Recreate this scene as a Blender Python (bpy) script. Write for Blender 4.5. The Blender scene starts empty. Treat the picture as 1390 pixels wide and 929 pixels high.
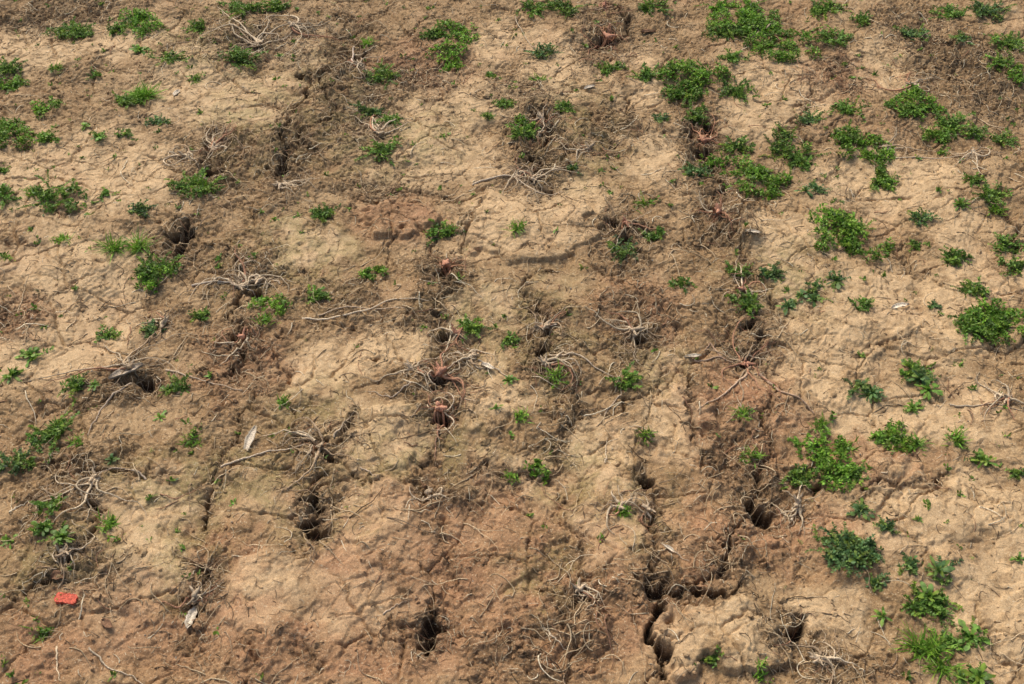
import bpy, math, numpy as np
from math import sin, cos, radians, pi
rng=np.random.default_rng(7)
scene=bpy.context.scene
H=3.05; TH=math.atan(1694/1600); F=1600.0
# ---- survey: photo plan position -> ground coordinates in metres
def P(u,v):
    x=(u-695)/F; y=(464.5-v)/F
    t=H/(sin(TH)-y*cos(TH))
    return x*t, t*(cos(TH)+y*sin(TH)), t/F
# ---------------- noise
def gn(x,y,seed):
    r=np.random.default_rng(seed); a=r.random((256,256))*2*pi
    gx=np.cos(a).astype(np.float32); gy=np.sin(a).astype(np.float32)
    fx=np.floor(x); fy=np.floor(y)
    xi=fx.astype(np.int32)&255; yi=fy.astype(np.int32)&255
    xf=(x-fx).astype(np.float32); yf=(y-fy).astype(np.float32)
    u=xf*xf*xf*(xf*(xf*6-15)+10); v=yf*yf*yf*(yf*(yf*6-15)+10)
    x1=(xi+1)&255; y1=(yi+1)&255
    n00=gx[xi,yi]*xf+gy[xi,yi]*yf
    n10=gx[x1,yi]*(xf-1)+gy[x1,yi]*yf
    n01=gx[xi,y1]*xf+gy[xi,y1]*(yf-1)
    n11=gx[x1,y1]*(xf-1)+gy[x1,y1]*(yf-1)
    a0=n00+u*(n10-n00); a1=n01+u*(n11-n01)
    return (a0+v*(a1-a0))*1.5
def fbm(x,y,sc,o,seed,g=0.5):
    s=0;a=1.0;t=0
    for i in range(o):
        s=s+a*gn(x*sc+seed*3.7,y*sc-seed*1.3,seed*10+i); t+=a; a*=g; sc*=2.03
    return s/t*1.3
def sm(a,b,x):
    t=np.clip((x-a)/(b-a),0,1); return t*t*(3-2*t)
def voro(x,y,seed):
    r=np.random.default_rng(seed); J=r.random((128,128,2)).astype(np.float32); V=r.random((128,128)).astype(np.float32)
    fx=np.floor(x);fy=np.floor(y); f1=np.full(x.shape,9,np.float32); f2=f1.copy(); idv=np.zeros_like(f1)
    for i in(-1,0,1):
        for j in(-1,0,1):
            cx=fx+i; cy=fy+j; a=cx.astype(np.int32)&127; b=cy.astype(np.int32)&127
            d=np.hypot(cx+J[a,b,0]-x,cy+J[a,b,1]-y).astype(np.float32)
            m=d<f1
            f2=np.where(m,f1,np.minimum(f2,d)); idv=np.where(m,V[a,b],idv); f1=np.where(m,d,f1)
    return f1,f2,idv
# ---------------- ground grid (one sheet, dense where the field is seen, coarse to the horizon)
def axis(a,b,st,far):
    core=np.arange(a,b,st); out=[];s=st;p=0
    while p<far: s*=1.08;p+=s;out.append(p)
    out=np.array(out)
    return np.concatenate([a-out[::-1],core,core[-1]+out])
ax=axis(-2.8,2.8,0.0040,500); ay=axis(1.40,5.55,0.0038,500)
NX,NY=len(ax),len(ay)
X,Y=np.meshgrid(ax,ay,indexing='ij'); X=X.astype(np.float32);Y=Y.astype(np.float32)
sx=np.gradient(ax)[:,None]; sy=np.gradient(ay)[None,:]; S=np.maximum(sx,sy).astype(np.float32)
def fade(l): return np.clip(1.6-S/(l*0.42),0,1)
wx=fbm(X,Y,9,3,1); wy=fbm(X,Y,9,3,2)
w2x=fbm(X,Y,45,2,3); w2y=fbm(X,Y,45,2,4)
XW=X+0.02*wx+0.006*w2x; YW=Y+0.02*wy+0.006*w2y
XL=X+0.09*wx; YL=Y+0.09*wy
def spots(lst,XX,YY,soft=0.45):
    m=np.zeros_like(X)
    for u,v,a,b in lst:
        cx,cy,k=P(u,v); _,y2,_=P(u,v-b*0.5); _,y3,_=P(u,v+b*0.5)
        ra=a*k; rb=abs(y2-y3)
        i0,i1=np.searchsorted(ax,[cx-2*ra-.2,cx+2*ra+.2]); j0,j1=np.searchsorted(ay,[cy-2*rb-.2,cy+2*rb+.2])
        s=(slice(i0,i1),slice(j0,j1))
        d=np.sqrt(((XX[s]-cx)/ra)**2+((YY[s]-cy)/rb)**2)
        m[s]=np.maximum(m[s],1-sm(1-soft,1+soft,d))
    return m
tan_l=[(110,240,150,60),(90,370,120,55),(60,480,80,50),(700,300,100,50),(760,270,70,40),(330,130,90,40),(600,210,80,35),(1190,420,150,70),(1060,110,70,45),(1210,250,110,50),(1290,700,150,70),(500,600,70,45),(490,710,80,55),(180,770,80,70),(370,800,70,60),(975,865,100,45),(220,680,80,35),(640,130,70,40),(540,160,70,40),(830,690,50,60),(905,545,45,70),(1110,500,70,50),(50,60,70,35),(250,110,60,50),(750,90,60,50),(540,240,60,30),(1340,760,80,70),(1020,170,40,40),(890,210,40,40),(1330,350,60,60),(1080,330,60,50),(660,540,60,30),(520,470,60,30),(1200,90,50,40),(860,110,40,40),(820,590,50,40),(140,440,80,40),(690,500,30,30),(1220,560,120,40),(700,650,60,40),(170,50,80,30),(1310,560,70,50),(1370,850,70,80),(440,500,60,40),(420,330,50,30),(650,420,50,30),(1130,830,60,40),(480,820,70,40),(400,60,50,30),(680,50,40,30)]
red_l=[(640,760,220,120),(540,290,55,35),(800,830,120,80),(400,880,220,60),(150,850,110,70),(960,730,80,60),(1010,570,80,80),(60,880,90,60),(1090,720,90,50),(570,80,70,30),(1130,100,50,30),(20,430,50,30),(870,420,60,50),(330,490,60,50),(330,860,90,60),(650,880,150,50),(500,740,90,60),(1180,620,80,30),(300,760,60,40)]
grn_l=[(740,450,60,80),(420,560,70,40),(590,610,90,40),(300,650,140,40),(350,170,80,60),(440,130,60,80),(500,190,60,50),(880,480,60,50),(780,640,50,60),(260,760,50,70),(440,700,60,50),(400,350,90,60),(640,450,60,60),(90,760,70,50),(870,700,40,80),(780,180,70,60),(300,60,80,40),(740,780,60,60),(1060,380,70,50),(570,180,60,40),(210,660,80,30),(500,640,60,30)]
drk_l=[(330,480,45,50),(600,530,40,50),(870,440,50,50),(740,460,35,60),(1030,660,45,40),(1020,440,45,50),(950,200,40,50),(580,850,35,35),(435,700,28,45),(300,220,45,45),(390,210,35,60),(850,320,35,45),(240,340,35,35),(190,520,50,26),(980,300,40,40),(900,800,55,30),(1060,850,30,30),(750,870,60,40),(1130,900,90,30),(120,780,60,35),(580,100,50,25),(820,50,40,40),(350,60,80,30),(500,150,45,50),(20,430,40,30),(600,380,30,40),(730,220,40,45),(450,600,45,25),(1250,60,50,45),(1140,100,40,25),(1330,110,60,50),(720,160,35,45),(270,820,28,45),(790,820,40,50),(80,20,80,20),(620,660,50,30),(100,640,50,26),(460,80,26,70),(990,760,40,40),(560,440,60,20),(700,120,50,20),(340,360,60,20),(840,170,40,30),(640,650,60,20),(520,250,60,16),(470,400,50,20),(890,740,25,40),(1000,620,30,60),(60,700,40,30),(770,560,25,50),(700,880,60,30)]
TAN=spots(tan_l,XL,YL,.45); RED=spots(red_l,XL,YL,.6); GRN=spots(grn_l,XL,YL,.6); DRK=spots(drk_l,XL,YL,.8)
nb=fbm(X,Y,2.2,4,11); n2=fbm(X,Y,6,4,12); n3=fbm(XW,YW,20,4,16,.6)
out=sm(2.0,3.2,np.abs(X))+sm(5.2,6,Y)+sm(-1.5,-1.3,-Y)
TAN=np.maximum(TAN,np.clip(out,0,1)*sm(-.1,.3,nb)); TAN=np.clip(TAN*sm(-.8,-.1,n2)+.35*sm(-.1,.4,n2),0,1)
TAN=TAN*(.45+.55*sm(-.45,.02,n3))
RED=np.clip(RED*1.0+.3*sm(.2,.6,fbm(X,Y,3,3,13)),0,1); GRN=np.clip(GRN*sm(-.4,.3,fbm(X,Y,12,3,14)),0,1)
ROUGH=np.clip(0.50+.48*DRK-.42*TAN+.35*fbm(X,Y,5,3,15),0.05,1)
# ---------------- relief
h=0.024*fbm(X,Y,.8,2,21)+0.012*fbm(X,Y,2.4,3,22)
rows=[];
for u,v in [(130,680),(280,700),(432,690),(583,670),(735,690),(884,680),(1032,680)]:
    rows.append(P(u,v)[0])
dx=rows[1]-rows[0]
rows=[rows[0]-dx*k for k in(1,2,3,4,5)]+rows+[rows[-1]+dx*k for k in(1,2,3,4,5)]
rowm=np.zeros_like(X)
for r in rows:
    rowm=np.maximum(rowm,np.exp(-((X-r+.05*wx)/.045)**2))
rowm*=sm(-.2,.45,fbm(X,Y,3,2,23)); centre=np.exp(-(X/1.5)**2)
h-=0.006*rowm*(.35+.65*centre)
def terr(n,k,w):
    q=n*k; f=np.floor(q); return (f+sm(1-w,1,q-f))/k
t1=fbm(XW*1.15,YW*.9,2.8,4,24,.45); t2=fbm(XW,YW,6.5,4,25,.5)
h+=(0.046*terr(t1,6,.06)+0.022*terr(t2,4,.08))*(.45+.55*ROUGH)*fade(.1)
h+=0.004*fbm(X,Y,16,3,26)*(.2+ROUGH)*fade(.05)
mfl=sm(-.05,.3,fbm(X,Y,4.5,3,34))*sm(.2,.5,ROUGH)
f1,f2,idv=voro(XW*19+.25*n3,YW*22+.25*n3,35)
h+=(.009*(idv-.5)-.005*np.clip(1-(f2-f1)/.12,0,1))*mfl*fade(.04)
f1,f2,idv=voro(XW*42+.2*n3,YW*46,36)
h+=(.0055*(idv-.5)-.003*np.clip(1-(f2-f1)/.16,0,1))*sm(.0,.35,fbm(X,Y,6,3,37))*sm(.25,.6,ROUGH)*fade(.02)
rd=1-np.abs(fbm(XW,YW,26,3,27))*2.2
h+=0.0036*rd*ROUGH*fade(.04)
h+=0.0042*fbm(X,Y,80,3,28,.65)*(.08+ROUGH*1.0)*fade(.011)
f1,f2,idv=voro(XW*34,YW*34,31)
cl=np.clip(1-f1*1.5,0,1)**.6*(idv>.5)*idv
h+=0.012*cl*sm(.50,.85,ROUGH+.2*rowm*centre)*fade(.03)
f1,f2,idv=voro(XW*75,YW*75,32)
h+=0.0058*np.clip(1-f1*1.6,0,1)**.7*(idv>.5)*sm(.28,.7,ROUGH)*fade(.012)
def plate(u,v,a,b,hh,sd):
    cx,cy,k=P(u,v); y2=P(u,v-b)[1]; ra=a*k; rb=abs(y2-cy)
    i0,i1=np.searchsorted(ax,[cx-2*ra-.1,cx+2*ra+.1]); j0,j1=np.searchsorted(ay,[cy-2*rb-.1,cy+2*rb+.1]); s=(slice(i0,i1),slice(j0,j1))
    d=np.sqrt(((XW[s]+.06*wx[s]-cx)/ra)**2+((YW[s]+.06*wy[s]-cy)/rb)**2)
    e=.009/ra
    h[s]+=hh*(1-sm(1-e,1+e,d))*(1-.35*d*d*(d<1))
for p in [(985,868,92,45,.040,1),(715,305,95,45,.024,2),(545,292,50,24,.034,3),(620,730,130,75,.014,4),(800,850,35,28,.022,5),(940,600,38,80,.022,6),(860,560,40,55,.014,7),(500,600,55,35,.016,8),(200,770,75,60,.014,9),(370,800,55,55,.014,10),(820,700,55,70,.016,11),(1180,440,60,40,.012,12),(1000,720,25,50,.02,13),(1150,640,110,30,.016,14),(580,190,50,30,.012,15),(440,130,22,55,.018,16),(1080,570,40,55,.016,17),(500,700,60,45,.012,18),(650,560,50,22,.012,19),(700,860,70,40,.014,20),(90,230,70,35,.010,21),(880,90,40,30,.012,22),(1290,700,80,38,.012,24)]: plate(*p)
CR=np.zeros_like(X); NEAR=np.zeros_like(X)
def seg(a,b,w0,w1,D):
    m=max(w0,w1)*1.3+.06
    i0,i1=np.searchsorted(ax,[min(a[0],b[0])-m,max(a[0],b[0])+m]); j0,j1=np.searchsorted(ay,[min(a[1],b[1])-m,max(a[1],b[1])+m]); s=(slice(i0,i1),slice(j0,j1))
    px=XW[s]-a[0]; py=YW[s]-a[1]; vx=b[0]-a[0]; vy=b[1]-a[1]; L=vx*vx+vy*vy+1e-9
    t=np.clip((px*vx+py*vy)/L,0,1); d=np.hypot(px-t*vx,py-t*vy); w=w0+(w1-w0)*t
    CR[s]=np.maximum(CR[s],D*np.clip(1-(d/w)**1.6,0,1)**.8)
    NEAR[s]=np.maximum(NEAR[s],np.exp(-(d/(w+.018))**2))
def crack(pts,wpx,D=.05,jag=.16,ends=.25):
    q=[np.array(P(*p)) for p in pts]; k=q[0][2]; q=[p[:2] for p in q]
    for _ in range(3):
        n=[q[0]]
        for a,b in zip(q[:-1],q[1:]):
            d=b-a; n+= [(a+b)/2+np.array([-d[1],d[0]])*rng.normal(0,jag), b]
        q=n
    N=len(q); gate=rng.random()*6
    W=[.5*wpx*k*(.45+rng.random()*.9)*(.28+.72*abs(sin(gate+i*.45)))*(ends+(1-ends)*sin(pi*min(max(i/(N-1),.03),.97))**.5) for i in range(N)]
    for i in range(N-1):
        w=max(W[i],.0030); seg(q[i],q[i+1],w,max(W[i+1],.0030),D*min(1,.30+w/.016))
def hole(u,v,r,D=.06):
    k=P(u,v)[2]
    crack([(u-r*.5,v+rng.normal(0,r*.4)),(u+rng.normal(0,r*.3),v),(u+r*.6,v+rng.normal(0,r*.5))],r*1.5,D,.3,.7)
big=[([(1010,700),(988,740),(975,780),(935,792),(893,795)],9,.035),([(885,795),(897,825),(885,855),(905,890),(900,915)],17,.06),([(893,795),(930,800),(1000,798)],12,.045),
([(1040,555),(1047,610),(1030,655),(1033,695)],8,.035),([(915,500),(935,560),(950,610),(955,640)],6,.03),([(440,645),(432,690),(425,740)],13,.045),([(292,640),(283,690),(280,715)],8,.035),
([(132,655),(138,700),(118,750),(70,785),(20,815)],8,.035),([(578,820),(585,850),(580,880)],16,.06),([(345,380),(325,440),(328,470),(312,505)],8,.04),([(258,300),(247,330),(243,360)],14,.05),
([(525,10),(482,50),(460,90),(455,150),(430,200),(410,225)],6,.03),([(420,95),(405,140),(392,195),(375,250)],9,.035),([(292,180),(285,235)],11,.05),([(725,140),(728,205),(742,258)],8,.035),
([(835,290),(852,320),(875,352)],10,.04),([(603,350),(607,400),(600,470),(598,530)],3.5,.015),([(738,365),(743,430),(738,520)],6,.025),([(878,640),(887,700),(885,790)],5,.03),([(330,560),(318,600),(292,645)],5,.025),
([(395,555),(435,605),(475,640),(520,658)],6,.03),([(480,560),(465,590),(430,610)],6,.025),([(945,160),(958,210),(965,290)],7,.035),([(1015,420),(1018,490)],7,.035),([(965,290),(1005,350),(1015,430)],4,.015),([(1040,500),(1045,560)],6,.03),
([(820,0),(822,55)],10,.04),([(600,570),(592,620),(580,680)],3.5,.015),([(625,270),(628,340)],6,.03),([(250,760),(262,830)],7,.03),([(770,520),(765,600),(775,680)],3.5,.015),([(770,700),(790,780),(775,830)],4,.02),
([(1100,110),(1098,140),(1070,165),(1110,190),(1130,182)],5,.02),([(1170,662),(1230,660),(1290,640)],6,.025),([(1160,485),(1195,465),(1255,445)],4,.02),([(1345,860),(1358,900),(1385,925)],5,.02),([(1245,40),(1290,110)],6,.03),([(1365,290),(1388,340)],8,.04),([(850,130),(856,160)],6,.03),([(60,280),(130,285)],4,.02),([(0,330),(60,340)],4,.02),([(60,550),(110,560),(160,545)],4,.02),([(910,500),(880,530),(825,560)],6,.025),([(335,880),(340,929)],4,.02),([(400,870),(430,905)],4,.02),([(1080,830),(1078,860)],15,.05),([(1090,390),(1110,430)],4,.02),([(1210,330),(1250,370)],4,.02),([(1140,215),(1115,240)],4,.02),([(470,265),(520,270),(620,268)],6,.025),([(520,420),(470,445),(430,435)],5,.02),([(640,620),(700,640),(760,630)],4,.02),([(50,650),(130,650),(230,645)],6,.02),([(610,700),(612,760),(640,800)],3,.012),([(1300,420),(1340,500)],4,.015),([(20,190),(80,220)],3.5,.015),([(180,160),(240,170)],3.5,.015)]
for p,w,D in big: crack(p,w*1.05,D)
holes=[(343,397,11),(605,375,9),(603,458,8),(595,520,10),(595,570,10),(435,605,12),(580,668,13),(585,850,14),(425,722,12),(880,652,11),(1030,685,16),(1015,492,9),(1078,855,13),(955,200,13),(822,50,13),(195,522,11),(325,462,11),(247,322,12),(285,232,11),(380,235,12),(840,300,11),(740,255,8),(740,480,9),(728,210,9),(970,285,9),(130,690,8),(893,800,18),(960,170,8),(1110,660,8),(1385,340,9),(735,160,8),(410,100,8),(1020,440,8),(500,150,8),(510,490,6),(270,500,6),(745,370,6),(870,460,7),(260,830,8)]
for u,v,r in holes: hole(u,v,r)
f1,f2,_=voro(XW*4.2,YW*4.6,41); e=(f2-f1)
mk=sm(-.2,.12,fbm(X,Y,2.6,3,42))
CR=np.maximum(CR,.015*mk*np.clip(1-(e/.032)**1.2,0,1)*fade(.02))
f1,f2,_=voro(XW*9,YW*10,43); e=(f2-f1)
mk=sm(.0,.3,fbm(X,Y,3.3,3,44))
CR=np.maximum(CR,.009*mk*np.clip(1-(e/.055),0,1)*fade(.015))
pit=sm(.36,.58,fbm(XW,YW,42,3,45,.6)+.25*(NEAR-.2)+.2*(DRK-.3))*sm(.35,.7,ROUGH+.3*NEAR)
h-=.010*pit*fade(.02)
h+=.010*NEAR*fbm(X,Y,50,2,46)
h-=.004*NEAR
h-=CR
h=h.astype(np.float32)
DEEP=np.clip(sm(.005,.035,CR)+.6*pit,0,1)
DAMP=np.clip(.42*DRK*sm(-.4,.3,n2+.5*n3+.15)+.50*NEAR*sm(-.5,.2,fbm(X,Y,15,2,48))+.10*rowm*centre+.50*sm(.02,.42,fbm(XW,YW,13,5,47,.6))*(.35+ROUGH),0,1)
def bil(A,x,y):
    x=np.asarray(x,float);y=np.asarray(y,float)
    i=np.clip(np.searchsorted(ax,x)-1,0,NX-2); j=np.clip(np.searchsorted(ay,y)-1,0,NY-2)
    fx=np.clip((x-ax[i])/(ax[i+1]-ax[i]),0,1); fy=np.clip((y-ay[j])/(ay[j+1]-ay[j]),0,1)
    return A[i,j]*(1-fx)*(1-fy)+A[i+1,j]*fx*(1-fy)+A[i,j+1]*(1-fx)*fy+A[i+1,j+1]*fx*fy
hg=lambda x,y: bil(h,x,y)
def mkmesh(name,V,Q,cols=None,smooth=True):
    me=bpy.data.meshes.new(name); V=np.ascontiguousarray(V,np.float32).reshape(-1,3); Q=np.ascontiguousarray(Q,np.int32).reshape(-1,4)
    me.vertices.add(len(V)); me.vertices.foreach_set('co',V.ravel())
    me.loops.add(Q.size); me.loops.foreach_set('vertex_index',Q.ravel())
    me.polygons.add(len(Q)); me.polygons.foreach_set('loop_start',np.arange(0,Q.size,4,dtype=np.int32))
    me.polygons.foreach_set('loop_total',np.full(len(Q),4,np.int32))
    me.polygons.foreach_set('use_smooth',np.full(len(Q),smooth,bool))
    for n,c in (cols or {}).items():
        a=me.color_attributes.new(n,'FLOAT_COLOR','POINT'); c=np.asarray(c,np.float32)
        if c.shape[-1]==3: c=np.concatenate([c,np.ones(c.shape[:-1]+(1,),np.float32)],-1)
        a.data.foreach_set('color',np.ascontiguousarray(c,np.float32).ravel())
    me.update(calc_edges=True); return me
def mkobj(name,me,mat,loc=(0,0,0),par=None):
    o=bpy.data.objects.new(name,me); scene.collection.objects.link(o); o.location=loc
    if me: me.materials.append(mat)
    if par: o.parent=par
    return o
def newmat(n):
    m=bpy.data.materials.new(n); m.use_nodes=True; t=m.node_tree; t.nodes.clear(); return m,t
def soilmat():
    m,t=newmat('dry_mud_soil'); N=t.nodes.new; L=t.links.new
    out=N('ShaderNodeOutputMaterial'); b=N('ShaderNodeBsdfPrincipled'); L(b.outputs[0],out.inputs[0])
    b.inputs['Roughness'].default_value=.78; b.inputs['Specular IOR Level'].default_value=.28
    geo=N('ShaderNodeNewGeometry')
    def att(n):
        a=N('ShaderNodeAttribute'); a.attribute_name=n; s=N('ShaderNodeSeparateColor'); L(a.outputs['Color'],s.inputs[0]); return s
    A=att('soil_a'); B=att('soil_b')
    def noise(sc,d=4,r=.6):
        n=N('ShaderNodeTexNoise'); n.inputs['Scale'].default_value=sc; n.inputs['Detail'].default_value=d; n.inputs['Roughness'].default_value=r; L(geo.outputs['Position'],n.inputs['Vector']); return n.outputs['Fac']
    def mr(x,a,b_,c,d):
        n=N('ShaderNodeMapRange'); n.inputs[1].default_value=a;n.inputs[2].default_value=b_;n.inputs[3].default_value=c;n.inputs[4].default_value=d; L(x,n.inputs[0]); return n.outputs[0]
    def math_(op,a,b_):
        n=N('ShaderNodeMath'); n.operation=op
        for i,v in enumerate((a,b_)):
            if isinstance(v,(int,float)): n.inputs[i].default_value=v
            else: L(v,n.inputs[i])
        return n.outputs[0]
    def mix(f,a,b_,bt='MIX'):
        n=N('ShaderNodeMix'); n.data_type='RGBA'; n.blend_type=bt; n.clamp_factor=True
        if isinstance(f,(int,float)): n.inputs[0].default_value=f
        else: L(f,n.inputs[0])
        for i,v in((6,a),(7,b_)):
            if isinstance(v,tuple): n.inputs[i].default_value=(*v,1)
            else: L(v,n.inputs[i])
        return n.outputs[2]
    n30=noise(28,4,.65); n120=noise(110,3,.7); n400=noise(400,1,.7); n8=noise(7,3,.6)
    c=mix(mr(n30,.3,.7,0,1),(.265,.160,.072),(.39,.250,.118))
    tf=math_('MULTIPLY',A.outputs[0],mr(n30,.25,.6,.55,1))
    c=mix(tf,c,(.60,.415,.222))
    c=mix(math_('MULTIPLY',A.outputs[1],mr(n8,.35,.65,.35,.78)),c,(.40,.205,.102))
    c=mix(math_('MULTIPLY',A.outputs[2],mr(n120,.35,.65,.15,.6)),c,(.25,.22,.075))
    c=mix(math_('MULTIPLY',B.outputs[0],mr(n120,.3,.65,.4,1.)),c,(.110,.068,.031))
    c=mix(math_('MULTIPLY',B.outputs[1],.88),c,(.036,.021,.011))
    g=mix(mr(n400,.3,.7,0,1),(.70,.68,.66),(1.26,1.26,1.26))
    c=mix(1.0,c,g,'MULTIPLY')
    ns=noise(170,1,.5)
    c=mix(math_('MULTIPLY',mr(ns,.60,.68,0,.8),mr(B.outputs[2],0,1,.3,1)),c,(.11,.067,.034))
    c=mix(mr(ns,.29,.35,.6,0),c,(.66,.53,.34))
    L(c,b.inputs['Base Color'])
    hh=math_('ADD',math_('MULTIPLY',n120,.005),math_('MULTIPLY',n400,.0016))
    bm=N('ShaderNodeBump'); bm.inputs['Strength'].default_value=.9; bm.inputs['Distance'].default_value=1.0; L(math_('MULTIPLY',hh,mr(B.outputs[2],0,1,.4,1.35)),bm.inputs['Height']); L(bm.outputs[0],b.inputs['Normal'])
    return m
SOIL=soilmat()
def colmat(n,attr,rough,transl=0,ns=60,bump=0.0):
    m,t=newmat(n); N=t.nodes.new; L=t.links.new
    out=N('ShaderNodeOutputMaterial'); b=N('ShaderNodeBsdfPrincipled'); b.inputs['Roughness'].default_value=rough; b.inputs['Specular IOR Level'].default_value=.3
    a=N('ShaderNodeAttribute'); a.attribute_name=attr; g=N('ShaderNodeNewGeometry')
    nz=N('ShaderNodeTexNoise'); nz.inputs['Scale'].default_value=ns; nz.inputs['Detail'].default_value=1; L(g.outputs['Position'],nz.inputs['Vector'])
    r=N('ShaderNodeMapRange'); r.inputs[1].default_value=.3;r.inputs[2].default_value=.7;r.inputs[3].default_value=.65;r.inputs[4].default_value=1.35; L(nz.outputs['Fac'],r.inputs[0])
    mx=N('ShaderNodeVectorMath'); mx.operation='SCALE'; L(a.outputs['Color'],mx.inputs[0]); L(r.outputs[0],mx.inputs['Scale'])
    L(mx.outputs[0],b.inputs['Base Color'])
    if transl:
        tr=N('ShaderNodeBsdfTranslucent'); L(mx.outputs[0],tr.inputs[0]); ms=N('ShaderNodeMixShader'); ms.inputs[0].default_value=transl
        L(b.outputs[0],ms.inputs[1]); L(tr.outputs[0],ms.inputs[2]); L(ms.outputs[0],out.inputs[0])
    else: L(b.outputs[0],out.inputs[0])
    return m
LEAF=colmat('weed_leaf','leafcol',.5,.3,70); WOOD=colmat('dry_root_fibre','fibrecol',.85,0,220)
idx=np.arange(NX*NY,dtype=np.int32).reshape(NX,NY)
Q=np.stack([idx[:-1,:-1],idx[1:,:-1],idx[1:,1:],idx[:-1,1:]],-1).reshape(-1,4)
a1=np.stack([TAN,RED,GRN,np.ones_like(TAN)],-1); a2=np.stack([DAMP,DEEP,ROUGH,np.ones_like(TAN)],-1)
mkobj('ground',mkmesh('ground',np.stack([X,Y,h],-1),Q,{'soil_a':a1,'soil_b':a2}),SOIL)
def tubes(Pt,R,C,sides=4):
    N,K,_=Pt.shape
    T=np.gradient(Pt,axis=1); T/=np.linalg.norm(T,axis=2,keepdims=True)+1e-9
    up=np.zeros_like(T); up[...,2]=1; up[...,0]=.01
    A=np.cross(T,up); A/=np.linalg.norm(A,axis=2,keepdims=True)+1e-9; B=np.cross(A,T)
    an=np.arange(sides)*2*pi/sides
    V=Pt[:,:,None]+R[:,:,None,None]*(A[:,:,None]*np.cos(an)[None,None,:,None]+B[:,:,None]*np.sin(an)[None,None,:,None])
    id_=np.arange(N*K*sides).reshape(N,K,sides); n=np.roll(id_,-1,2)
    Qd=np.stack([id_[:,:-1],n[:,:-1],n[:,1:],id_[:,1:]],-1).reshape(-1,4)
    col=np.broadcast_to(C[:,None,None,:],(N,K,sides,3))
    return V.reshape(-1,3),Qd,col.reshape(-1,3)
def merge(parts):
    V=[];Qs=[];C=[];o=0
    for v,q,c in parts: V.append(v);Qs.append(q+o);C.append(c);o+=len(v)
    return np.concatenate(V),np.concatenate(Qs),np.concatenate(C)
PAL=np.array([(.56,.42,.25),(.45,.33,.19),(.32,.22,.13),(.19,.125,.07),(.085,.053,.028),(.70,.59,.40),(.32,.17,.095)])
def pal(n,p): return PAL[rng.choice(len(PAL),n,p=p)]*rng.uniform(.75,1.2,(n,1))
def walk(x,y,az,L,K,curl,lift,r,sink=0.0):
    n=len(x); d=rng.normal(0,curl,(n,K)); a=az[:,None]+np.cumsum(d,1)+rng.normal(0,curl*.6,(n,1))*np.arange(K)[None]
    st=(L/(K-1))[:,None]
    px=x[:,None]+np.concatenate([np.zeros((n,1)),np.cumsum(np.cos(a[:,1:])*st,1)],1)
    py=y[:,None]+np.concatenate([np.zeros((n,1)),np.cumsum(np.sin(a[:,1:])*st,1)],1)
    z=hg(px,py); 
    zs=z.copy()
    for _ in range(3):
        q=zs.copy(); q[:,1:-1]=(zs[:,:-2]+zs[:,1:-1]+zs[:,2:])/3; zs=np.maximum(q,z)
    s=np.linspace(0,1,K)[None]
    z=zs+r[:,None]*.7+lift[:,None]*np.sin(pi*s)**1.0
    if sink: z=z-sink*(.3+.8*np.sin(s*rng.uniform(5,11,(n,1))+rng.uniform(0,6,(n,1))))
    return np.stack([px,py,z],-1)
def litter(n,dens,Lr,rr,p,lift,K=5,curl=.15,region=(-3.1,3.1,1.1,6.2),sink=0):
    x=rng.uniform(region[0],region[1],n*5); y=rng.uniform(region[2],region[3],n*5)
    k=rng.random(n*5)<dens(x,y); x=x[k][:n];y=y[k][:n]; n=len(x)
    L=rng.uniform(*Lr,n)*rng.uniform(.5,1,n); r=rng.uniform(*rr,n)
    W=walk(x,y,rng.uniform(0,2*pi,n),L,K,curl,rng.uniform(0,1,n)**3*lift,r,sink)
    R=r[:,None]*np.linspace(1,.45,K)[None]
    return tubes(W,R,pal(n,p),3)
dk=lambda x,y: .10+.9*bil(DRK,x,y)+.4*bil(NEAR,x,y)+.25*bil(rowm,x,y)
un=lambda x,y: .25+.5*bil(DRK,x,y)+.2*bil(ROUGH,x,y)+0*x
V,Qq,C=merge([litter(10000,dk,(.015,.070),(.0008,.0018),[.24,.16,.15,.15,.13,.12,.05],.010,6,.3),
 litter(9500,un,(.008,.040),(.0007,.0018),[.25,.17,.12,.16,.11,.17,.02],.004,4,.12),
 litter(1500,un,(.05,.15),(.0012,.0026),[.32,.25,.15,.08,.02,.13,.05],.012,9,.16,sink=.001),
 litter(2200,dk,(.06,.20),(.0013,.0028),[.34,.25,.15,.06,.02,.11,.07],.016,12,.22,sink=.001),
 litter(6500,dk,(.03,.10),(.0007,.0015),[.08,.10,.18,.28,.30,.02,.04],.010,9,.45),
 litter(5000,un,(.01,.09),(.0008,.002),[.3,.2,.1,.1,.05,.22,.03],.006,4,.15,(-9,9,-1,14))])
mkobj('straw_litter',mkmesh('straw_litter',V,Qq,{'fibrecol':C}),WOOD)
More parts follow.
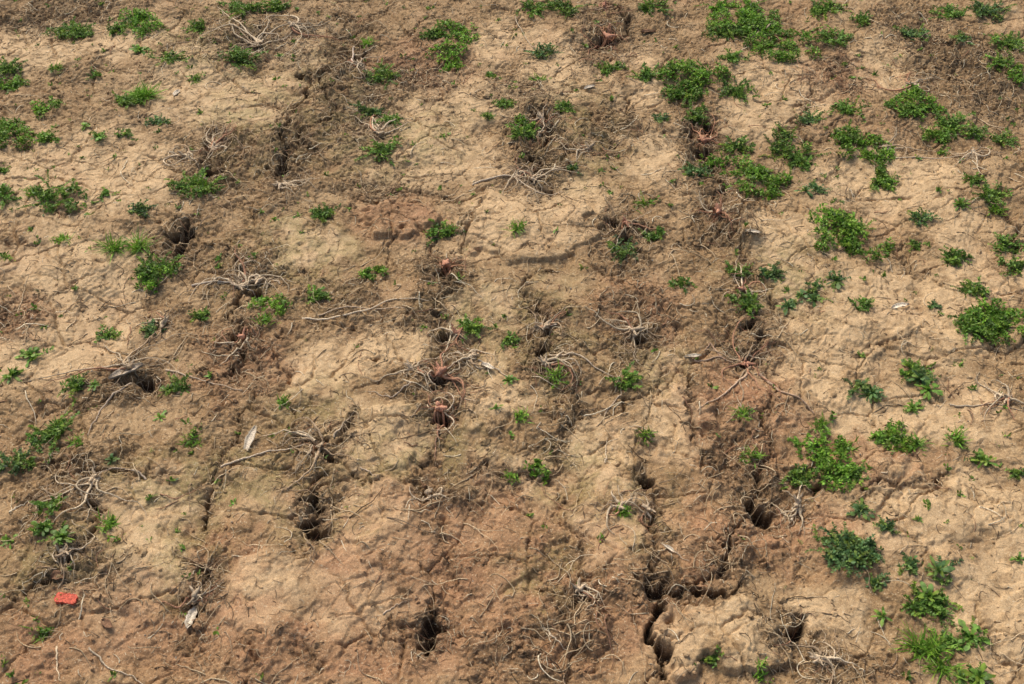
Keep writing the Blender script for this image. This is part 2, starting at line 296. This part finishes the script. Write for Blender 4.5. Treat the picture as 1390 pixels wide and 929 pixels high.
def blobs(x,y,r,flat,C,emb=.35,colname=None):
    n=len(x)
    lat=np.linspace(0,pi,5); lon=np.arange(6)*pi/3
    D=np.stack([np.sin(lat)[:,None]*np.cos(lon)[None],np.sin(lat)[:,None]*np.sin(lon)[None],np.cos(lat)[:,None]*np.ones((1,6))],-1)
    D=D[None]*(1+rng.normal(0,.2,(n,5,6,1)))
    D[:,0]=D[:,0].mean(1,keepdims=True); D[:,4]=D[:,4].mean(1,keepdims=True)
    st=rng.uniform(.65,1.35,(n,1,1,3)); st[...,2]=flat
    V=D*st*r[:,None,None,None]; a=rng.uniform(0,2*pi,n)[:,None,None]
    V=np.stack([V[...,0]*np.cos(a)-V[...,1]*np.sin(a),V[...,0]*np.sin(a)+V[...,1]*np.cos(a),V[...,2]],-1)
    V+=np.stack([x,y,hg(x,y)+r*flat*(1-emb*2)],-1)[:,None,None]
    id_=np.arange(n*30).reshape(n,5,6); nn=np.roll(id_,-1,2)
    Qd=np.stack([id_[:,1:],nn[:,1:],nn[:,:-1],id_[:,:-1]],-1).reshape(-1,4)
    return V.reshape(-1,3),Qd,np.broadcast_to(C[:,None,:],(n,30,C.shape[1])).reshape(-1,C.shape[1])
def scat(n,dens,reg=(-3.1,3.1,1.1,6.2)):
    x=rng.uniform(reg[0],reg[1],n*5); y=rng.uniform(reg[2],reg[3],n*5); k=rng.random(n*5)<dens(x,y); return x[k][:n],y[k][:n]
x,y=scat(15000,lambda x,y:dk(x,y)+.3*bil(ROUGH,x,y)); r=.0018+.0060*rng.random(len(x))**3
x2,y2=scat(1000,dk); x=np.r_[x,x2];y=np.r_[y,y2]; r=np.r_[r,.004+.011*rng.random(len(x2))**2]
v,q,c=blobs(x,y,r,.7,np.stack([x,y,r],1))
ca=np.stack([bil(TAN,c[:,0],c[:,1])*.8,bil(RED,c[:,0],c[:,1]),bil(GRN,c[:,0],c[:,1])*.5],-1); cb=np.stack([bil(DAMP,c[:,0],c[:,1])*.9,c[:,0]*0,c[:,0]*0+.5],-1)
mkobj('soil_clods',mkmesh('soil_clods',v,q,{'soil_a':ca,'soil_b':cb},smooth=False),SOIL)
x,y=scat(600,un); r=rng.uniform(.0015,.004,len(x)); C=np.array([(.5,.40,.25),(.4,.3,.2),(.3,.26,.2),(.5,.36,.18)])[rng.integers(0,4,len(x))]*rng.uniform(.8,1.1,(len(x),1))
v,q,c=blobs(x,y,r,.7,C,.25); mkobj('pebbles',mkmesh('pebbles',v,q,{'fibrecol':c}),WOOD)
def stub(u,v,s,nr=9,red=.5,knot=True,az0=None):
    cx,cy,k=P(u,v); cz=float(hg(cx,cy)); top=float(np.max(hg(cx+np.array([-.05,.05,0,0]),cy+np.array([0,0,.05,-.05]))))
    cz=max(cz,top-.010)
    sc=s*k*1.15
    parts=[]
    n=nr; c2=rng.uniform(0,2*pi,4); az=c2[rng.integers(0,4,n)]+rng.normal(0,.4,n); L=sc*rng.uniform(.3,1.2,n); r=rng.uniform(.0022,.0052,n)*(1 if s<60 else 1.15); K=18
    st=rng.uniform(0,.025,n); sa=rng.uniform(0,2*pi,n)
    W=walk(cx+np.cos(sa)*st,cy+np.sin(sa)*st,az,L,K,.23,rng.uniform(.000,.016,n),r,sink=.0022)
    f=np.exp(-np.linspace(0,6,K))[None]; W[...,2]=W[...,2]*(1-f)+(cz+.010)*f
    base=np.array([(.58,.45,.29),(.42,.295,.175),(.42,.215,.12)])
    C=base[rng.choice(3,n,p=[(1-red)*.65,(1-red)*.35,red])]*rng.uniform(.7,1.2,(n,1))
    parts.append(tubes(W,r[:,None]*np.linspace(1,.22,K)[None]**1.1*rng.uniform(.8,1.2,(n,K)),C,6))
    m=nr*6; i=rng.integers(0,n,m); j=rng.integers(0,14,m); p=W[i,j]; a=rng.uniform(0,2*pi,m); rr=rng.uniform(.0008,.0019,m)
    B=walk(p[:,0]+rng.normal(0,.01,m),p[:,1]+rng.normal(0,.01,m),a,sc*rng.uniform(.12,.5,m),9,.35,rng.uniform(0,.008,m),rr,sink=.001)
    parts.append(tubes(B,rr[:,None]*np.linspace(1,.3,9)[None],C[i]*rng.uniform(.6,1.2,(m,1)),4))
    if knot:
        m=4; a=rng.uniform(0,2*pi,m); e=rng.uniform(.1,.9,m); K2=7; t=np.linspace(-.3,1,K2); Ln=rng.uniform(.02,.042,m)
        D=np.stack([np.cos(a)*np.cos(e),np.sin(a)*np.cos(e),np.sin(e)],-1)
        W=np.array([cx,cy,cz+.006])[None,None]+D[:,None]*t[None,:,None]*Ln[:,None,None]+rng.normal(0,.0018,(m,K2,3))
        prof=np.array([.3,.85,1,.8,.6,.5,.12]); R=rng.uniform(.006,.012,m)[:,None]*prof[None]*rng.uniform(.8,1.2,(m,K2))*(1.25 if red>.5 else .8)
        parts.append(tubes(W,R,np.tile(np.array([[.46,.225,.135]]) if red>.25 else np.array([[.48,.36,.23]]),(m,1))*rng.uniform(.7,1.25,(m,1)),7))
    V,Qd,C=merge(parts)
    mkobj('stubble_root',mkmesh('stubble_root',V-np.array([cx,cy,cz]),Qd,{'fibrecol':C}),WOOD,(cx,cy,cz))
for a in [(820,8,35,7,.6),(825,50,50,10,.7),(488,90,45,9,.1),(955,185,50,12,.9),(975,292,60,12,.7),(1015,488,95,11,.4),(605,360,28,8,.8),(597,515,60,12,.6),(598,560,55,9,.7),(180,508,100,11,.1),(325,388,80,9,.2),(350,380,60,7,.1),(740,445,40,10,.1),(288,200,60,12,.2),(640,485,55,8,.1),(725,240,80,11,.1),(700,235,60,7,.1),(380,250,50,7,.2),(850,300,50,9,.3),(735,165,40,8,.2),(435,610,70,9,.1),(265,810,40,9,.2),(785,800,40,7,.2),(580,670,40,6,.1),(1085,680,45,7,.2),(130,655,90,8,.1),(330,460,45,8,.4),(515,180,60,9,.2),(350,60,90,12,.1),(400,40,70,9,.1),(860,450,60,11,.1),(1040,40,50,7,.2),(1240,120,60,8,.2),(1365,545,60,7,.1),(620,455,50,8,.3),(560,510,50,7,.1),(1200,200,50,6,.1),(250,210,60,8,.1),(1320,210,60,8,.1),(840,690,50,7,.1),(1010,390,55,8,.4),(90,760,50,7,.1),(880,690,45,6,.1),(1110,895,60,8,.1),(740,500,60,8,.1),(220,440,60,8,.1),(800,200,60,8,.1)]: stub(*a)
def longroot(pts,r=.003,col=(.38,.29,.19)):
    r*=1.25; col=tuple(c*1.4 for c in col)
    q=np.array([P(*p)[:2] for p in pts]); t=np.linspace(0,len(q)-1,26); x=np.interp(t,range(len(q)),q[:,0]); y=np.interp(t,range(len(q)),q[:,1])
    for _ in range(2): x[1:-1]=(x[:-2]+2*x[1:-1]+x[2:])/4; y[1:-1]=(y[:-2]+2*y[1:-1]+y[2:])/4
    w=np.cumsum(rng.normal(0,.0018,26)); x+=w; y+=np.cumsum(rng.normal(0,.0018,26))
    z=hg(x,y); zs=z.copy()
    for _ in range(5): zs[1:-1]=np.maximum((zs[:-2]+zs[1:-1]+zs[2:])/3,z[1:-1])
    W=np.stack([x,y,zs+r*.6],-1)[None]; R=(r*np.linspace(1,.3,26)*rng.uniform(.85,1.15,26))[None]
    return tubes(W,R,np.array([col])*rng.uniform(.85,1.15),6)
LR=[longroot(p,r,c) for p,r,c in [
 ([(410,433),(470,430),(530,412),(580,415)],.0034,(.42,.33,.22)),([(430,425),(500,418),(570,424)],.0022,(.4,.3,.2)),([(640,245),(690,232),(730,262),(760,255)],.004,(.36,.28,.19)),([(745,490),(790,492),(850,522)],.0032,(.36,.28,.19)),
 ([(1030,505),(1055,535),(1105,565)],.005,(.33,.22,.14)),([(1015,500),(990,530),(950,560)],.004,(.36,.25,.16)),([(985,485),(965,465),(960,475)],.0035,(.3,.19,.12)),([(300,638),(370,618),(440,600)],.0032,(.36,.28,.19)),([(185,520),(140,560),(120,600)],.004,(.34,.26,.18)),([(225,500),(270,515),(330,530)],.0035,(.36,.27,.18)),
 ([(260,385),(310,385),(345,395)],.0038,(.36,.29,.21)),([(380,385),(360,370),(395,385)],.003,(.4,.3,.2)),([(120,880),(160,905),(200,925)],.0024,(.42,.33,.22)),([(78,878),(80,925)],.0026,(.45,.35,.22)),([(15,700),(42,682)],.0028,(.45,.38,.27)),([(480,60),(478,85),(500,98)],.004,(.42,.33,.24)),
 ([(230,205),(260,212),(290,235)],.0034,(.38,.3,.2)),([(820,560),(845,530),(835,500)],.0022,(.4,.3,.2)),([(592,560),(596,590),(588,620)],.003,(.3,.17,.1)),([(560,530),(530,545),(500,535)],.0028,(.38,.29,.2)),([(650,490),(680,505),(700,520)],.003,(.36,.28,.19)),([(620,480),(650,500),(670,495)],.0028,(.42,.33,.22)),
 ([(940,490),(975,485),(1005,495)],.0036,(.32,.22,.14)),([(1290,545),(1340,548),(1388,555)],.0028,(.38,.3,.2)),([(1180,210),(1240,215),(1330,212)],.003,(.38,.3,.2)),([(200,655),(170,640),(120,655)],.003,(.36,.28,.2)),([(900,740),(935,765)],.0022,(.4,.3,.2)),([(735,855),(770,875)],.0025,(.42,.33,.22)),([(820,625),(828,588)],.0022,(.48,.38,.25)),([(1075,700),(1090,665)],.0035,(.45,.37,.26)),([(455,600),(480,560)],.003,(.35,.27,.18)),([(490,640),(520,655)],.0022,(.4,.3,.2)),([(700,20),(720,60),(745,70)],.0022,(.38,.3,.2)),([(520,830),(560,810)],.002,(.4,.3,.2))]]
V,Qq,C=merge(LR); mkobj('trailing_roots',mkmesh('trailing_roots',V,Qq,{'fibrecol':C}),WOOD)
def chip(name,u,v,lx,ly,ang,col,thick=.004,lift=.001,box=0):
    cx,cy,k=P(u,v); n=13; m=7; lx*=k; ly*=k
    s=np.linspace(-1,1,n); t=np.linspace(-1,1,m)
    if box: wprof=rng.uniform(.8,1.0,n); wprof[0]*=.75; wprof[-1]*=.55
    else:
        wprof=np.clip(1-np.abs(s)**2.2,.08,1)**.7*rng.uniform(.82,1.08,n)
    bend=.25*ly*np.sin(s*rng.uniform(1,2)+rng.uniform(0,3))*(0 if box else 1.6)
    gx=np.repeat(s[:,None],m,1)*lx+rng.normal(0,(.035 if box else .012)*lx,(n,m)); gy=t[None]*ly*wprof[:,None]+bend[:,None]
    gz=((.0 if box else -.5)*ly*(1-t[None]**2))*np.ones((n,1))+rng.normal(0,.0005,(n,m))+(.35*ly if not box else 0)
    xx=gx*cos(ang)-gy*sin(ang)+cx; yy=gx*sin(ang)+gy*cos(ang)+cy
    zb=np.percentile(hg(xx,yy),75 if not box else 80)
    top=np.stack([xx,yy,zb+lift+gz+thick],-1); bot=top.copy(); bot[...,2]-=thick+(.006 if box else 0)
    V=np.concatenate([top.reshape(-1,3),bot.reshape(-1,3)]); id_=np.arange(n*m).reshape(n,m); o=n*m
    Qd=[np.stack([id_[:-1,:-1],id_[1:,:-1],id_[1:,1:],id_[:-1,1:]],-1).reshape(-1,4)]; Qd.append(Qd[0][:,::-1]+o)
    rim=np.concatenate([id_[:,0],id_[-1,1:],id_[::-1,-1][1:],id_[0,::-1][1:]]); r2=rim[1:]; r1=rim[:-1]
    Qd.append(np.stack([r1,r1+o,r2+o,r2],-1)); Qd=np.concatenate(Qd)
    stripe=rng.uniform(.55,1.15,m) if not box else np.ones(m); cc=(np.array(col)[None,None]*stripe[None,:,None]*rng.uniform(.85,1.1,(n,1,1))).reshape(-1,3); c=np.concatenate([cc,cc*.8]); ctr=np.array([cx,cy,zb])
    mkobj(name,mkmesh(name,V-ctr,Qd,{'fibrecol':c},smooth=not box),WOOD,ctr)
chip('red_brick_shard',92,817,15,8,-.15,(.60,.12,.07),.008,.001,1)
for u,v,a,b,g in [(342,602,24,6,1.5),(260,835,17,7,1.3),(742,443,17,3,.05),(940,487,12,3,.2),(1222,415,14,4,.3),(240,127,7,4,1.5),(662,500,10,4,-.3),(800,120,9,3,.6),(1020,325,10,3,-.4),(908,748,9,3,-.9)]:
    chip('dry_husk',u,v,a,b,g,(.68,.57,.42),.0018,.003)
chip('dead_wood_stub',175,515,24,7,.6,(.52,.42,.30),.008,.006)
for u,v,a,b,g in [(82,790,9,8,.4),(145,848,10,6,-.3),(880,45,10,4,.2)]:
    chip('dead_leaf',u,v,a,b,g,(.24,.13,.07),.002)
G_BRIGHT=np.array((.180,.370,.036)); G_MID=np.array((.150,.285,.045)); G_BLUE=np.array((.115,.215,.070)); G_YEL=np.array((.35,.44,.05))
def leaves(base,D,L,Wd,droop,prof,C,roll=.5):
    n=len(base); K=len(prof); t=np.linspace(0,1,K)
    D=D/np.linalg.norm(D,axis=1,keepdims=True); up=np.tile([0,0,1.],(n,1))+rng.normal(0,roll,(n,3))
    S=np.cross(D,up); S/=np.linalg.norm(S,axis=1,keepdims=True)+1e-9
    c=base[:,None]+D[:,None]*(L[:,None]*t[None])[...,None]; c[...,2]-=droop[:,None]*L[:,None]*t[None]**2
    w=Wd[:,None]*np.array(prof)[None]*.5
    V=np.stack([c-S[:,None]*w[...,None],c+S[:,None]*w[...,None]],2)
    id_=np.arange(n*K*2).reshape(n,K,2)
    Qd=np.stack([id_[:,:-1,0],id_[:,:-1,1],id_[:,1:,1],id_[:,1:,0]],-1).reshape(-1,4)
    return V.reshape(-1,3),Qd,np.broadcast_to(C[:,None,None,:],(n,K,2,3)).reshape(-1,3)
OV=[.25,.95,.9,.1]; BL=[.7,1,.75,.05]; LOB=[.2,.5,.35,.8,.5,1,.8,.1]
def tint(n,g,var=.32):
    c=g[None]*rng.uniform(1-var*1.6,1+var,(n,1)); k=rng.random(n)[:,None]**2.2; return c*(1-.55*k)+G_YEL[None]*.55*k
def dirs(az,el): return np.stack([np.cos(az)*np.cos(el),np.sin(az)*np.cos(el),np.sin(el)],-1)
def mat_clump(cx,cy,R,g,dens=1):
    nl=max(3,int((6+R*120)*dens)); la=rng.uniform(0,2*pi,nl); lr=R*np.sqrt(rng.random(nl))*1.0
    lx=lr*np.cos(la)*1.2; ly=lr*np.sin(la)*.85; lR=R*rng.uniform(.10,.28,nl)
    parts=[]
    for a,b,c in zip(lx,ly,lR):
        n=int(5+c*c*pi*30000); n=min(n,900); th=rng.uniform(0,2*pi,n); rr=np.sqrt(rng.random(n))*rng.uniform(.6,1.25,n); x=a+np.cos(th)*rr*c; y=b+np.sin(th)*rr*c
        hh=min(.045,.010+c*.6)
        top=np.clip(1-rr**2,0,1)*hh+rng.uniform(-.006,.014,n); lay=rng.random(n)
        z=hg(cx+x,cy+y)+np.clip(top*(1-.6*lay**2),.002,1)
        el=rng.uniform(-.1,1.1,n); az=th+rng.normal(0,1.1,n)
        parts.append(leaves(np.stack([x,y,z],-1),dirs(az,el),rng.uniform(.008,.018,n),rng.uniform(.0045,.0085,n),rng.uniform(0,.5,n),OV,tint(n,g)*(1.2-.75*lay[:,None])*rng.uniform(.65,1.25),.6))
    return parts
def feather(cx,cy,R,g,dens=1):
    ns=int((9+R*170)*dens); az=rng.uniform(0,2*pi,ns); el=rng.uniform(.08,1.0,ns); L=R*rng.uniform(.35,1.2,ns)
    bx=rng.normal(0,R*.28,ns); by=rng.normal(0,R*.22,ns); K=int(np.clip(R/.0065,5,13))
    t=np.linspace(.12,1,K); D=dirs(az,el); base=np.stack([bx,by,hg(cx+bx,cy+by)+.001],-1)
    pt=base[:,None]+D[:,None]*(L[:,None]*t[None])[...,None]; pt[...,2]-=.55*L[:,None]*np.sin(el)[:,None]*t[None]**2
    gz=hg(cx+pt[...,0],cy+pt[...,1]); pt[...,2]=np.maximum(pt[...,2],gz+.003)
    c0=tint(ns,g); parts=[tubes(pt,np.full((ns,K),.0008),c0*.9,3)]
    for sgn in(-1,1,0):
        S=np.stack([-np.sin(az),np.cos(az),0*az],-1)*sgn
        d=(D[:,None]*.6+S[:,None]*.9+rng.normal(0,.3,(ns,K,3))+np.array([0,0,.25])).reshape(-1,3)
        n=ns*K; ll=(rng.uniform(.007,.015,(ns,K))*(1-.25*t[None])).reshape(-1)
        parts.append(leaves(pt.reshape(-1,3),d,ll,ll*rng.uniform(.35,.62,n),rng.uniform(0,.4,n),OV,np.repeat(c0,K,0)*rng.uniform(.6,1.3,(n,1)),.5))
    return parts
def tuft(cx,cy,R,g):
    parts=[]
    for _ in range(max(1,int(R/.04))):
        ox,oy=rng.normal(0,R*.33,2); n=int(40+R*550); az=rng.uniform(0,2*pi,n); el=rng.uniform(.15,1.35,n); L=R*rng.uniform(.35,1.15,n)
        bx=ox+rng.normal(0,.012,n); by=oy+rng.normal(0,.010,n)
        parts.append(leaves(np.stack([bx,by,hg(cx+bx,cy+by)-.001],-1),dirs(az,el),L,rng.uniform(.0026,.0048,n),rng.uniform(.1,.7,n)*np.sin(el),[.7,1,.9,.6,.08],tint(n,g),.4))
    return parts
def rosette(cx,cy,R,g):
    parts=[]; m=max(1,int(R/.032))
    for i in range(m):
        ox,oy=(0,0) if m==1 else rng.normal(0,R*.42,2); r=R*(1 if m==1 else rng.uniform(.4,.7)); n=rng.integers(13,22); az=np.arange(n)*2.4+rng.normal(0,.35,n); el=rng.uniform(.12,1.15,n); L=r*rng.uniform(.5,1.15,n)
        b=np.stack([ox+0*az,oy+0*az,hg(cx+ox,cy+oy)+.003+0*az],-1)
        parts.append(leaves(b,dirs(az,el),L,L*rng.uniform(.20,.34,n),.5*np.sin(el)+.1,LOB if rng.random()<.6 else [.18,.3,.75,1,.85,.1],tint(n,g,.25),.35))
        n=12; az=rng.uniform(0,6.3,n); parts.append(leaves(b[:1].repeat(n,0)+[0,0,.004],dirs(az,rng.uniform(.8,1.4,n)),r*rng.uniform(.25,.45,n),r*rng.uniform(.1,.16,n),np.full(n,.1),OV,tint(n,g*1.3),.3))
    return parts
FN={'C':(mat_clump,G_BRIGHT,'weed_clump'),'F':(feather,G_MID,'feathery_weed'),'G':(tuft,G_BRIGHT,'grass_tuft'),'R':(rosette,G_MID,'broadleaf_weed'),'B':(feather,G_BLUE,'feathery_weed'),'D':(rosette,G_BLUE,'broadleaf_weed')}
def weed(x,y,R,t):
    fn,g,nm=FN[t]; g=g*rng.uniform(.72,1.15)
    parts=fn(x,y,R,g)
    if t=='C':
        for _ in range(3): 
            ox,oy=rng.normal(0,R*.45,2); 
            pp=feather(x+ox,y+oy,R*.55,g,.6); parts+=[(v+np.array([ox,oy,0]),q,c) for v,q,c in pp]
    if t in'FB' and R>.04:
        parts+=mat_clump(x,y,R*.75,g,.8)
        if rng.random()<.6: parts+=tuft(x,y,R*.6,g)
    if t=='G': parts+=mat_clump(x,y,R*.45,g*.9,.4)
    if t in 'RD' and R>.045: parts+=feather(x,y,R*.8,g,.6)
    V,Qd,C=merge(parts); V=V.copy(); z0=float(hg(x,y)); V[:,2]-=z0
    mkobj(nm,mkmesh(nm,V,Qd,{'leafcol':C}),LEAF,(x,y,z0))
WL=[(25,175,42,'C'),(60,143,20,'C'),(10,90,20,'F'),(12,110,22,'C'),(95,35,28,'F'),(115,45,16,'F'),(185,28,30,'C'),(160,38,16,'F'),(178,130,26,'G'),(175,135,18,'F'),(75,95,12,'G'),(128,100,9,'F'),(190,68,16,'R'),(235,80,17,'F'),(325,78,24,'F'),(265,105,10,'G'),(270,35,14,'F'),(330,12,26,'F'),(375,8,18,'F'),(212,163,14,'B'),(135,185,14,'R'),(170,182,10,'F'),(115,170,10,'R'),
(80,270,36,'F'),(55,265,18,'G'),(5,270,20,'F'),(265,255,30,'F'),(275,262,18,'G'),(145,268,10,'F'),(125,297,12,'R'),(190,290,18,'B'),(90,335,14,'G'),(178,330,30,'G'),(212,362,30,'F'),(205,375,22,'C'),(10,350,8,'G'),(5,235,10,'F'),(145,450,15,'F'),(42,482,18,'R'),(18,510,18,'R'),(105,525,18,'F'),(240,527,26,'R'),(130,530,12,'R'),(68,590,32,'F'),(115,610,14,'G'),(20,625,24,'B'),(155,630,14,'D'),(45,630,12,'F'),(262,595,14,'G'),(218,568,12,'R'),(75,695,20,'F'),(65,727,20,'R'),(90,740,20,'R'),(12,732,14,'R'),(155,735,18,'G'),(60,857,16,'G'),(365,415,22,'C'),(358,435,14,'G'),(272,422,15,'F'),(205,440,16,'B'),(385,548,12,'G'),
(610,72,28,'C'),(620,38,26,'C'),(590,45,18,'F'),(520,100,22,'F'),(500,55,14,'G'),(738,68,18,'B'),(520,200,22,'F'),(500,145,18,'B'),(708,178,22,'F'),(712,170,14,'C'),(685,140,14,'F'),(665,155,10,'G'),(725,105,10,'G'),(665,100,8,'F'),(598,312,22,'F'),(703,316,17,'G'),(508,368,15,'C'),(437,288,18,'F'),(430,398,16,'F'),(530,160,16,'F'),(640,440,20,'F'),(765,145,14,'F'),(780,228,8,'B'),(830,90,16,'F'),(765,8,26,'F'),(720,10,20,'F'),(885,12,20,'F'),
(760,520,20,'G'),(850,515,20,'F'),(690,517,14,'R'),(703,565,15,'G'),(880,588,16,'G'),(728,632,13,'C'),(700,640,12,'G'),(850,690,14,'G'),(845,335,22,'B'),(890,315,14,'F'),(925,385,14,'F'),(885,270,14,'G'),(690,460,14,'F'),
(1010,18,45,'C'),(1060,60,40,'C'),(1040,30,34,'C'),(985,40,26,'F'),(1130,50,24,'F'),(995,80,18,'F'),(940,105,42,'C'),(930,125,28,'F'),(998,120,26,'F'),(900,160,12,'B'),(945,155,18,'F'),(880,105,18,'F'),(1120,12,22,'F'),(1170,30,16,'F'),(1240,45,20,'B'),(1290,15,22,'F'),(1340,15,24,'B'),(1370,60,26,'F'),(1385,105,22,'C'),(1350,90,18,'F'),(1300,60,14,'B'),
(1025,237,38,'C'),(990,215,28,'C'),(1000,195,22,'F'),(1075,200,30,'F'),(1085,215,20,'F'),(1065,180,16,'F'),(1180,195,36,'C'),(1150,185,22,'F'),(1240,138,36,'C'),(1225,150,22,'F'),(1290,172,32,'F'),(1275,180,20,'C'),(1150,148,22,'F'),(1098,160,16,'B'),(1108,253,20,'D'),(1200,240,22,'F'),(1200,244,16,'C'),(1362,188,16,'F'),(1325,180,14,'F'),(940,230,20,'B'),(1320,245,14,'F'),(1345,265,22,'F'),(1350,285,16,'G'),(1302,280,14,'R'),(1248,295,16,'B'),(1245,328,12,'F'),(1160,322,42,'C'),(1130,292,26,'C'),(1150,300,22,'F'),(1298,348,22,'F'),(1370,330,22,'F'),(1375,360,20,'F'),(1320,395,18,'F'),(1365,440,45,'C'),(1318,445,30,'F'),(1345,430,26,'C'),(1268,413,9,'B'),(1172,413,13,'F'),
(1105,388,26,'D'),(1135,378,18,'D'),(1070,410,16,'D'),(1018,405,26,'F'),(1045,368,18,'B'),(1000,365,14,'F'),(1240,497,32,'R'),(1250,508,20,'D'),(1165,520,26,'D'),(1185,530,16,'D'),(1240,548,16,'R'),(1012,558,16,'G'),(1015,615,18,'G'),(1125,562,18,'G'),(1120,600,30,'C'),(1130,635,38,'C'),(1085,640,22,'F'),(1155,640,24,'F'),(1150,600,18,'G'),(1215,590,26,'C'),(1240,605,20,'G'),(1298,590,22,'G'),(1335,622,20,'R'),(1200,588,18,'F'),(1385,640,14,'F'),
(1145,745,36,'B'),(1130,730,28,'D'),(1175,745,24,'B'),(1190,785,20,'D'),(1235,770,16,'B'),(1272,775,24,'D'),(1205,720,14,'B'),(1168,690,18,'D'),(1245,818,36,'R'),(1270,815,24,'F'),(1255,870,36,'G'),(1262,890,30,'G'),(1318,862,26,'R'),(1290,868,18,'F'),(1200,830,14,'R'),(1330,915,26,'R'),(1305,918,14,'R'),(1037,908,14,'G'),(967,895,12,'F'),(1382,758,12,'R'),(1160,760,18,'D')]
for u,v,s,t in WL:
    x,y,k=P(u,v+s*.15); weed(x,y,max(s*k*(1.0 if t=='C' else 1.14),.019),t)
n=0
while n<110:
    x=rng.uniform(-7,7); y=rng.uniform(-1.5,13)
    t_=y*cos(TH)+H*sin(TH); u=695+F*x/t_; v=464.5+F*(H*cos(TH)-y*sin(TH))/t_
    if -40<u<1430 and -40<v<969: continue
    weed(x,y,rng.uniform(.03,.13),rng.choice(list('CFGRBF'))); n+=1
parts=[]; x,y=scat(1700,lambda x,y:.5*sm(-.1,.4,fbm(x,y,1.7,2,77))+.3*(np.abs(x)>1)+.10+.3*(y>3.6))
for a,b in zip(x,y):
    k=rng.integers(4,13); az=rng.uniform(0,6.3,k); s=rng.uniform(.006,.024); z=float(hg(a,b))
    parts.append(leaves(np.tile([a,b,z],(k,1))+rng.normal(0,.004,(k,3))*[1,1,.2],dirs(az,rng.uniform(.2,1.2,k)),s*rng.uniform(.6,1.2,k),s*rng.uniform(.2,.45,k),np.full(k,.2),OV,tint(k,G_MID*rng.uniform(.6,1.1)),.4))
V,Qd,C=merge(parts); mkobj('weed_seedlings',mkmesh('weed_seedlings',V,Qd,{'leafcol':C}),LEAF)
cam=bpy.data.cameras.new('camera'); co=bpy.data.objects.new('camera',cam); scene.collection.objects.link(co); co.location=(0,0,H); co.rotation_euler=(pi/2-TH,0,0)
cam.sensor_width=36; cam.lens=36*F/1390; cam.clip_end=2000; scene.camera=co
w=bpy.data.worlds.new('World'); scene.world=w; w.use_nodes=True; nt=w.node_tree; bg=nt.nodes['Background']
sky=nt.nodes.new('ShaderNodeTexSky'); sky.sky_type='NISHITA'; sky.sun_disc=False; EL=radians(50); AZ=radians(-30)
sky.sun_elevation=EL; sky.sun_rotation=AZ; sky.air_density=1; sky.dust_density=4; sky.ozone_density=1
nt.links.new(sky.outputs[0],bg.inputs[0]); bg.inputs[1].default_value=.15
sl=bpy.data.lights.new('sun','SUN'); sl.energy=2.6; sl.angle=radians(22); sl.color=(1,.95,.86); so=bpy.data.objects.new('sun',sl); scene.collection.objects.link(so)
from mathutils import Vector
d=Vector((sin(AZ)*cos(EL),cos(AZ)*cos(EL),sin(EL))); so.rotation_euler=d.to_track_quat('Z','Y').to_euler(); so.location=d*20
scene.view_settings.view_transform='Standard'; scene.view_settings.look='None'; scene.view_settings.exposure=0
print('VERTS',NX*NY,NX,NY)
